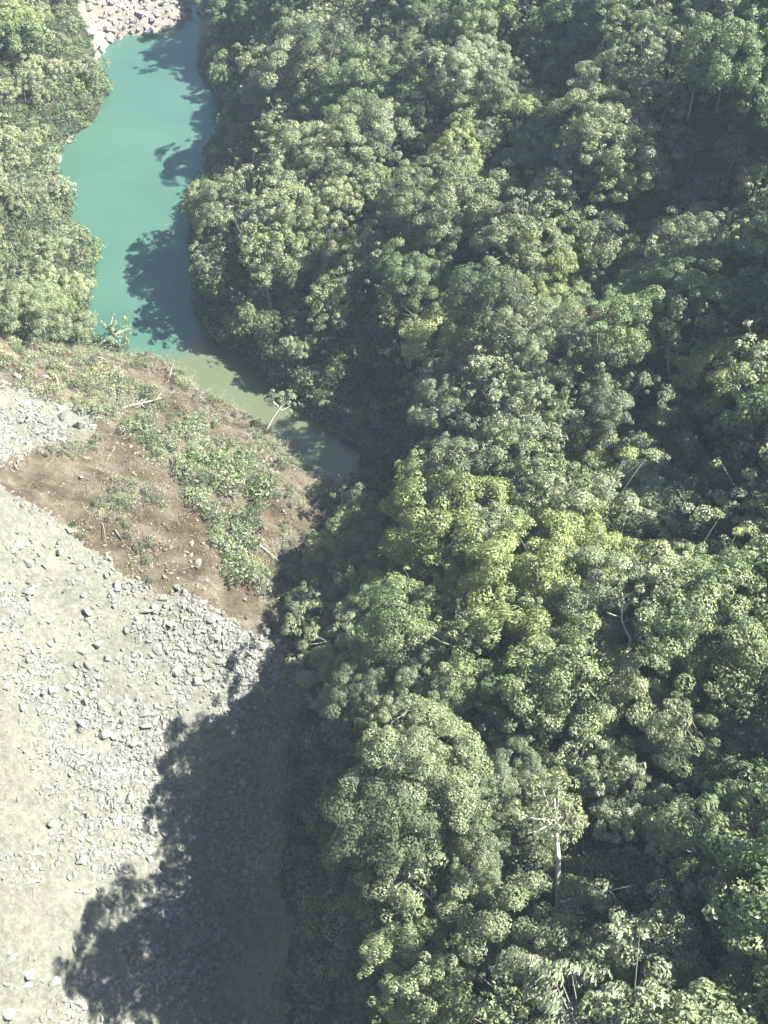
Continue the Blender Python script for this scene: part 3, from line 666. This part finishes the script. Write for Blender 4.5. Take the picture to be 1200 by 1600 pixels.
# the pale tree with the bright forked trunk on the lower slope
single_tree('birch_like_tree', 872, 1405, 'straw-coloured tree with bright white forked trunk standing in a dark gap', 'pale', 301, pale=True,
            rot=(R(-40), R(-4), 0), R0=3.6, H=4.2, trunk=8.6, nl=58, lobe=(.45, .95), shape='tall', per=150, tr=.3, wild=.35)
single_tree('forked_tree', 1046, 612, 'slender tree with two white stems beside a shaded hollow on the hillside', 'greygreen', 302, pale=True, rot=(R(-18), R(-10), 0), R0=2.8, H=3, trunk=7, nl=18, lobe=(.5, .9), tr=.17)
single_tree('russet_tree', 925, 590, 'russet-tinged tree among grey-green crowns above the middle spur', 'russet', 303, R0=2.6, H=3.2, trunk=9.5, nl=20, lobe=(.5, .9))
single_tree('lake_edge_tree', 415, 676, 'tree with pale forked trunk leaning out over the lake from the soil bank', 'greygreen', 304, pale=True, rot=(R(-20), R(34), 0), R0=2.4, H=2.4, trunk=6.0, nl=14, lobe=(.5, .9), per=170, size=.17, tr=.2, wild=.4)
single_tree('dam_edge_tree', 528, 800, 'small open-crowned tree with forked stem beside the end of the lake', 'greygreen', 305, rot=(R(-14), R(10), 0), R0=2.3, H=2.4, trunk=4.2, nl=14, lobe=(.4, .8), per=150, size=.17, tr=.15, wild=.4, pale=True)
single_tree('fallen_tree', 148, 545, 'leafy tree toppled into the lake with its pale trunk on the soil bank', 'pale', 306, pale=True, rot=(R(-22), R(62), 0), R0=2.3, H=3.0, trunk=4.6, nl=34, lobe=(.4, .8), tr=.22, shape='tall')
single_tree('drowned_tree', 264, 596, 'half-drowned sapling whose leafy top sticks out of the lake', 'greygreen', 307, pale=True, rot=(R(-40), R(22), 0), R0=0.8, H=.8, trunk=3.4, nl=6, lobe=(.4, .6), tr=.07)

SNAGS = [  # foot pixel, direction, length, radius, label, name
    (985, 1000, (-.25, .6, .8), 5.5, .16, 'bare white branches rising from yellow-green crowns on the sunny spur', 6),
    (1082, 150, (0, .4, 1), 6.5, .15, 'single white bare trunk standing at the edge of a shaded gully', 6),
    (640, 345, (-.5, .4, .8), 5.5, .15, 'fan of pale bare branches in the slope above the lake', 6),
    (690, 1000, (.7, .3, .6), 4.5, .12, 'thin pale branch poking out of the sunny spur near the gorge', 6),
    (1200, 1300, (-.9, .25, .35), 5.0, .14, 'white bare limb reaching out from a green crown on the lower slope', 6),
    (770, 690, (-.6, .7, .5), 4.0, .11, 'pale bare stem showing between grey-green crowns of the middle spur', 6),
    (612, 1130, (.5, .6, .6), 3.5, .10, 'pale crooked branch at the rim of the shaded cliff', 6),
    (1180, 1110, (.4, .6, .5), 4.0, .12, 'short grey dead limb among brownish crowns on the lower slope', 6),
]
for a, b, d, L, r, lab, lift in SNAGS:
    h = hit(a, b, lift); V, F = branchy(hash((a, b)) % 1000, L, r, 6)
    h.z = float(height(h.x, h.y))
    o = thing('bare_snag', h, lab, 'dead tree')
    # the stem stands on the ground and shows its top above the crowns
    V2 = V @ np.array(Matrix.Rotation(0, 3, 'Z')); q = Vector(d).to_track_quat('Z', 'Y').to_matrix()
    V2 = V @ np.array(q).T + np.array([0, 0, lift])
    base = tube([[0, 0, -.5], [0, 0, lift * .5], [0, 0, lift]], [r * 1.5, r * 1.25, r], 7)
    link('trunk', mesh_np('snag_mesh', *base, [PALE_BARK], smooth=True), o)
    link('limb', mesh_np('snag_mesh', *([*join([(V2, F)])]), [PALE_BARK], smooth=True), o)

# fallen trunks
def log(px, py, px2, py2, r, label, seed, lift=0.15, z_up=None, pale=True):
    a = hit(px, py); b_ = hit(px2, py2)
    if z_up is not None: a.z = float(height(a.x, a.y)) + z_up; b_.z = float(height(b_.x, b_.y)) + z_up
    d = b_ - a; L = d.length; V, F = branchy(seed, L, r, 4, .45, .06)
    q = np.array(d.to_track_quat('Z', 'Y').to_matrix()); V = V @ q.T; V[:, 2] += r * .6 + lift
    o = thing('fallen_log', a, label, 'log', 'fallen trunks lying on the slide')
    link('trunk', mesh_np('log_mesh', V, F, [PALE_BARK if pale else LOG_BARK], smooth=True), o)
LOGS = [
    (190, 640, 258, 622, .17, 'straight white log lying across scrub on the soil bank', 1), (140, 668, 172, 664, .14, 'short white log beside the big white block', 1),
    (60, 545, 158, 543, .15, 'long pale log lying along the foot of the far bank trees', 1), (398, 848, 448, 888, .15, 'pale split log lying on bare brown soil near the gorge', 1),
    (155, 800, 168, 850, .11, 'dark broken root on the brown soil next to the scree', 0), (180, 830, 212, 868, .12, 'dark leaning stump log half buried at the scree edge', 0),
    (208, 775, 222, 815, .10, 'dark snapped stem in the middle of the brown soil', 0), (95, 490, 130, 455, .13, 'white fallen pole among broken crowns on the far bank', 1),
    (80, 470, 120, 505, .11, 'thin pale fallen pole crossing the broken crowns of the far bank', 1), (500, 775, 470, 752, .13, 'tan log at the narrow end of the lake', 0),
    (300, 603, 322, 622, .2, 'thick tan log at the waterline of the soil bank', 0), (180, 700, 160, 730, .09, 'thin tan root hanging down from the scrub strip', 0),
    (0, 690, 20, 725, .12, 'grey root at the edge of the white boulder pile', 1), (350, 760, 372, 792, .1, 'thin grey stem leaning out of the scrub strip', 1),
]
for i, (a, b, c, d, r, lab, pl) in enumerate(LOGS): log(a, b, c, d, r, lab, 400 + i, pale=bool(pl))
gp = np.random.default_rng(91)
for k_ in range(30):
    a, b = gp.uniform(5, 200), gp.uniform(430, 625)
    if b < 530 and a > 125 or b > 560 + a * .35: continue
    an = gp.normal() * .6 + (.5 if b > 530 else -.6); l_ = gp.uniform(22, 62)
    log(a, b, a + l_ * math.cos(an), b + l_ * math.sin(an) * .8, gp.uniform(.07, .13), 'pale snapped pole in the tangle of broken trees beside the lake', 700 + k_, z_up=(2.4 if b < 530 else .25), pale=bool(gp.random() < .7))
log(868, 1440, 975, 1418, .17, 'long pale fallen trunk lying over the scrub below the white-trunked tree', 450, z_up=4.2)

# ------------------------------------------------------------------ shrubs on the slide
SHRUB_ME = {}
def shrub_mesh(i, t):
    if (i, t) not in SHRUB_ME:
        SHRUB_ME[(i, t)] = (mesh_np('stem_mesh', *SHRUB[i][0], [BARK], smooth=True), mesh_np('foliage_mesh', *SHRUB[i][1], [LEAF[t]]))
    return SHRUB_ME[(i, t)]
STRIP = [(150, 560), (210, 610), (270, 650), (330, 690), (380, 720), (400, 760), (350, 780), (330, 830), (350, 880), (390, 915), (370, 930), (330, 880), (310, 820), (270, 770), (210, 700), (120, 640), (60, 600), (0, 560), (0, 530)]
STRIP = [(0, 535), (100, 545), (190, 585), (270, 635), (330, 675), (400, 715), (425, 770), (395, 815), (410, 870), (400, 925), (365, 915), (335, 865), (320, 820), (285, 795), (290, 745), (230, 700), (140, 645), (60, 620), (0, 605)]
g = np.random.default_rng(55); cnt = 0; placed = []
while cnt < 150:
    a, b = g.uniform(0, 430), g.uniform(530, 930)
    if not inside(a, b, STRIP): continue
    if any((a - c) ** 2 + (b - d) ** 2 < 13 ** 2 for c, d in placed):
        if g.random() < .93: continue
    placed.append((a, b)); h = hit(a, b); t = ['dark', 'green', 'olive', 'greygreen', 'greygreen', 'green'][int(g.integers(6))]; i = int(g.integers(5))
    if a < 200: t = ['olive', 'pale', 'greygreen'][int(g.integers(3))]
    s = g.uniform(.6, 2.0) * (1.1 if a > 280 else .8)
    part_of = 'the matted flattened scrub near the far bank trees' if a < 200 else ('the thick scrub strip beside the lake' if b < 740 else 'the scrub tongue running down the brown soil')
    o = thing('shrub', h, '%s bush in %s' % (WORD[t], part_of), 'shrub', 'bushes on the soil bank', (g.normal() * .25, g.normal() * .25, g.random() * 6.28), (s, s, s * g.uniform(.7, 1.2)))
    st, fo = shrub_mesh(i, t); link('stem', st, o); link('foliage', fo, o); cnt += 1
for a, b, s, t, lab in [(460, 900, 1.8, 'green', 'green bush'), (455, 945, 1.8, 'greygreen', 'bush'), (505, 880, 2.1, 'greygreen', ''), (500, 920, 2.4, 'green', ''), (540, 850, 2.2, 'greygreen', ''), (520, 820, 1.6, 'greygreen', ''), (470, 985, 2.2, 'green', ''),
                        (460, 1065, 1.7, 'olive', ''), (480, 1040, 1.9, 'green', ''), (430, 700, 1.2, 'greygreen', ''), (445, 725, 1.3, 'olive', ''), (455, 690, 1.2, 'greygreen', '')]:
    h = hit(a, b); i = int(g.integers(5))
    o = thing('shrub', h, '%s bush growing at the gorge end of the soil bank' % WORD[t], 'shrub', 'bushes at the gorge end', (0, 0, g.random() * 6.28), s)
    st, fo = shrub_mesh(i, t); link('stem', st, o); link('foliage', fo, o)

# ------------------------------------------------------------------ rocks
def rock_mesh(seed, m, npt=13, stretch=(1, .75, .55), name='rock_mesh', rnd=False):
    g = np.random.default_rng(seed); bm = bmesh.new()
    pts_ = g.normal(size=(npt, 3)); pts_ /= np.linalg.norm(pts_, axis=1)[:, None]
    pts_ *= g.uniform(.75, 1.05, (npt, 1)); pts_ *= np.array(stretch)
    for p_ in pts_: bm.verts.new(p_)
    r_ = bmesh.ops.convex_hull(bm, input=bm.verts)
    bmesh.ops.delete(bm, geom=[v for v in bm.verts if not v.link_faces], context='VERTS')
    bmesh.ops.bevel(bm, geom=bm.edges[:], offset=.07 if not rnd else .16, segments=1, profile=.6, affect='EDGES')
    me = bpy.data.meshes.new(name); bm.to_mesh(me); bm.free(); me.materials.append(m); return me
ROCKS = [rock_mesh(200 + i, M_ROCK, 11 + i % 5, (1, .6 + .07 * (i % 5), .4 + .06 * (i % 4))) for i in range(10)]
BROCKS = [rock_mesh(230 + i, M_BROCK, 11 + i % 4, (1, .7, .5)) for i in range(5)]
WROCKS = [rock_mesh(250 + i, M_WROCK, 16 + i % 4, (1, .8, .6), rnd=True) for i in range(8)]

# single boulders of the scree: hand-placed large ones, then clusters
g = np.random.default_rng(77); nb = 0
def boulder(px, py, s, me, label, grp, name='boulder', sink=.25):
    h = hit(px, py); h.z += s * (.45 - sink)
    o = link(name, me, label=label, category='rock', group=grp)
    o.location = h; o.scale = (s, s, s); o.rotation_euler = (g.normal() * .35, g.normal() * .35, g.random() * 6.28)
for a, b, s, lab in [(125, 668, 2.0, 'big white block at the top of the brown soil'), (98, 655, 1.3, 'white block next to the biggest one on the brown soil'), (85, 1080, 1.35, 'large pale upright slab in a cluster of scree boulders'),
                     (130, 1135, 1.35, 'large pale oblong boulder below the scree cluster'), (46, 930, 1.5, 'flat whitish slab near the top of the scree'), (80, 970, 1.2, 'whitish tilted slab on upper scree'),
                     (45, 1085, 1.0, 'pale triangular boulder beside the upright slab'), (380, 1225, 1.0, 'lone boulder lying in the shadow of the cliff'), (90, 1535, .9, 'lone upright stone on smooth lower scree'),
                     (410, 1012, .9, 'white stone where soil bank and scree meet'), (160, 1105, 1.1, 'pale slab with a dark gap beneath it')]:
    boulder(a, b, s, ROCKS[int(g.integers(10))], lab, 'large boulders of the slide')
CL = [(120, 1090, 90, 70, 50), (330, 1040, 110, 80, 45), (60, 950, 80, 60, 35), (240, 960, 120, 60, 30), (120, 1320, 60, 40, 20), (225, 1225, 60, 70, 25), (200, 1430, 30, 80, 12), (30, 1520, 40, 60, 12), (60, 850, 70, 40, 20), (230, 1140, 80, 60, 20)]
WHERE = ['in the boulder cluster round the upright slab', 'on the scree close to the brown soil tip', 'on the upper scree near the whitish slab', 'along the border of scree and brown soil', 'in the small patch on the lower scree',
         'at the jagged edge of the cliff shadow', 'at the lower edge of the cliff shadow', 'on the smooth pale foot of the scree', 'on the upper scree below the white pile', 'on the scree above the cliff shadow']
for (a, b, ra, rb, k), wh in zip(CL, WHERE):
    for _ in range(k):
        x, y = a + g.normal() * ra * .55, b + g.normal() * rb * .55
        if not (2 < x < 440 and 780 < y < 1590): continue
        boulder(x, y, .35 + 1.0 * g.random() ** 2.2, ROCKS[int(g.integers(10))], 'pale grey angular rock ' + wh, 'rocks on the scree')
for _ in range(36):   # the white pile at the top of the soil bank
    boulder(60 + g.normal() * 38, 650 + g.normal() * 28, .35 + .7 * g.random() ** 1.6, WROCKS[int(g.integers(8))], 'white angular rock in the pile above the brown soil', 'white rocks above the brown soil')
for _ in range(50):   # tan rocks in the soil
    a, b = g.uniform(120, 460), g.uniform(690, 1000)
    if inside(a, b, SOIL_PX) and not inside(a, b, SCREE_PX): boulder(a, b, .2 + .35 * g.random() ** 2, BROCKS[int(g.integers(5))], 'tan stone stuck in the bare brown soil', 'tan stones in the brown soil', 'stone')
for _ in range(18): boulder(285 + g.normal() * 16, 880 + g.normal() * 25, .3 + .4 * g.random(), BROCKS[int(g.integers(5))], 'cream layered rock cropping out below the scrub tongue', 'cream outcrop rocks', 'stone')
for _ in range(26): boulder(418 + g.normal() * 14, 715 + g.normal() * 22, .3 + .5 * g.random(), BROCKS[int(g.integers(5))], 'cream rock in the pale scar above the lake', 'cream rocks of the pale scar', 'stone')
BARR = []
for _ in range(900):   # boulders of the bar at the head of the lake
    a, b = g.uniform(90, 350), g.uniform(-12, 72)
    if not inside(a, b, [(120, -12), (345, -12), (330, 22), (262, 34), (240, 52), (180, 66), (140, 40)]): continue
    s = .6 + 1.7 * g.random() ** 2.0; h = hit(a, b)
    if any((h.x - c) ** 2 + (h.y - d) ** 2 < (.62 * (s + e)) ** 2 for c, d, e in BARR): continue
    BARR.append((h.x, h.y, s)); boulder(a, b, s, WROCKS[int(g.integers(8))], 'white rounded boulder on the gravel bar at the head of the lake', 'boulders of the gravel bar', 'river_boulder')
for a, b, s in [(232, 54, 2.2), (170, 62, 2.0), (160, 80, 1.6), (105, 225, 1.4), (92, 250, 1.3), (108, 218, 1.2), (60, 0, 1.2), (140, 55, 1.8), (310, 520, .8)]:
    boulder(a, b, s, WROCKS[int(g.integers(8))], 'white boulder at the waterline of the lake', 'boulders along the waterline', 'river_boulder')

# rubble: the countless small stones
# ground positions by sampling the slide in plan
rx, ry = rng.uniform(-75, -5, 225000), rng.uniform(40, 152, 225000); rz = height(rx, ry); qx, qy, _ = project(rx, ry, rz)
dens = vnoise(rx * .12, ry * .12, 91) * .55 + vnoise(rx * .35, ry * .35, 93) * .45
kk = ((zone_at(rx, ry) == 2) | (bil(w2, rx, ry, BX0, BY0, STEP, STEP) > .12) & (rng.random(len(rx)) < .6)) & (qx > -50) & (qx < 480) & (qy < 1650) & (rng.random(len(rx)) < np.clip((dens - .40) * 2.8, .05, .9))
kk &= ~((qy > 1380) & (qx < 200) & (rng.random(len(rx)) < .6))
rx, ry, rz = rx[kk], ry[kk], rz[kk]; nr = len(rx)
rs = .08 + .62 * rng.random(nr) ** 3.4
scatter('rubble', ROCKS, np.stack([rx, ry, rz + rs * .15], -1), np.stack([rng.normal(size=nr) * .5, rng.normal(size=nr) * .5, rng.random(nr) * 6.28], -1), np.repeat(rs[:, None], 3, 1), rng.integers(0, 10, nr),
        'loose pale stones strewn over the landslide scree', 'rubble')
rx, ry = rng.uniform(-75, 0, 130000), rng.uniform(90, 190, 130000); rz = height(rx, ry)
dens = vnoise(rx * .2, ry * .2, 95)
kk = (zone_at(rx, ry) == 1) & (rng.random(len(rx)) < np.clip((dens - .36) * 2.4, .10, .9)) & (sd_at(rx, ry) > .2); rx, ry, rz = rx[kk], ry[kk], rz[kk]; nr = len(rx); rs = .06 + .24 * rng.random(nr) ** 3
TWIG = [mesh_np('twig', *branchy(600 + i, 2.6, .045, 4, .9, .15), [LOG_BARK]) for i in range(4)]
tilt = np.where(rng.random(nr) < .16, 1, 0); pk = np.where(tilt == 1, 5 + rng.integers(0, 4, nr), rng.integers(0, 5, nr))
rt = np.stack([np.where(tilt == 1, 1.35 + rng.normal(size=nr) * .25, rng.normal(size=nr) * .5), rng.normal(size=nr) * .3, rng.random(nr) * 6.28], -1)
rs = np.where(tilt == 1, .45 + rng.random(nr) * .5, rs)
BRUSH = [both(SHRUB[i], LEAF[t]) for i, t in ((0, 'olive'), (1, 'greygreen'), (2, 'pale'), (3, 'dark'))]
isb = (rng.random(nr) < .06) & (dens[kk] > .5); pk = np.where(isb, 9 + rng.integers(0, 4, nr), pk); rs = np.where(isb, .35 + .4 * rng.random(nr), rs); rt[isb, :2] = rng.normal(size=(isb.sum(), 2)) * .5
scatter('debris', BROCKS + TWIG + BRUSH, np.stack([rx, ry, rz + .08], -1), rt, np.repeat(rs[:, None], 3, 1), pk, 'small stones and broken twigs strewn over the brown soil bank', 'debris')

# ------------------------------------------------------------------ haze: one box of even, pale air round everything
bm = bmesh.new(); bmesh.ops.create_cube(bm, size=1)
for v in bm.verts: v.co = ((BX0 - 6) if v.co.x < 0 else (BX1 + 6), (BY0 - 12) if v.co.y < 0 else (BY1 + 6), -14 if v.co.z < 0 else 158)
me = bpy.data.meshes.new('haze'); bm.to_mesh(me); bm.free()
m, nt, ns, ls = mat('haze_air'); out = N(ns, 'ShaderNodeOutputMaterial'); pv = N(ns, 'ShaderNodeVolumePrincipled')
pv.inputs['Color'].default_value = (0.64, 0.83, 1.0, 1); pv.inputs['Density'].default_value = 0.00015; pv.inputs['Anisotropy'].default_value = 0.0
ls.new(pv.outputs[0], out.inputs['Volume']); me.materials.append(m)
link('haze', me, kind='stuff', label='thin pale haze filling the valley air', category='haze')
print('trees', NT, 'undergrowth', nu)
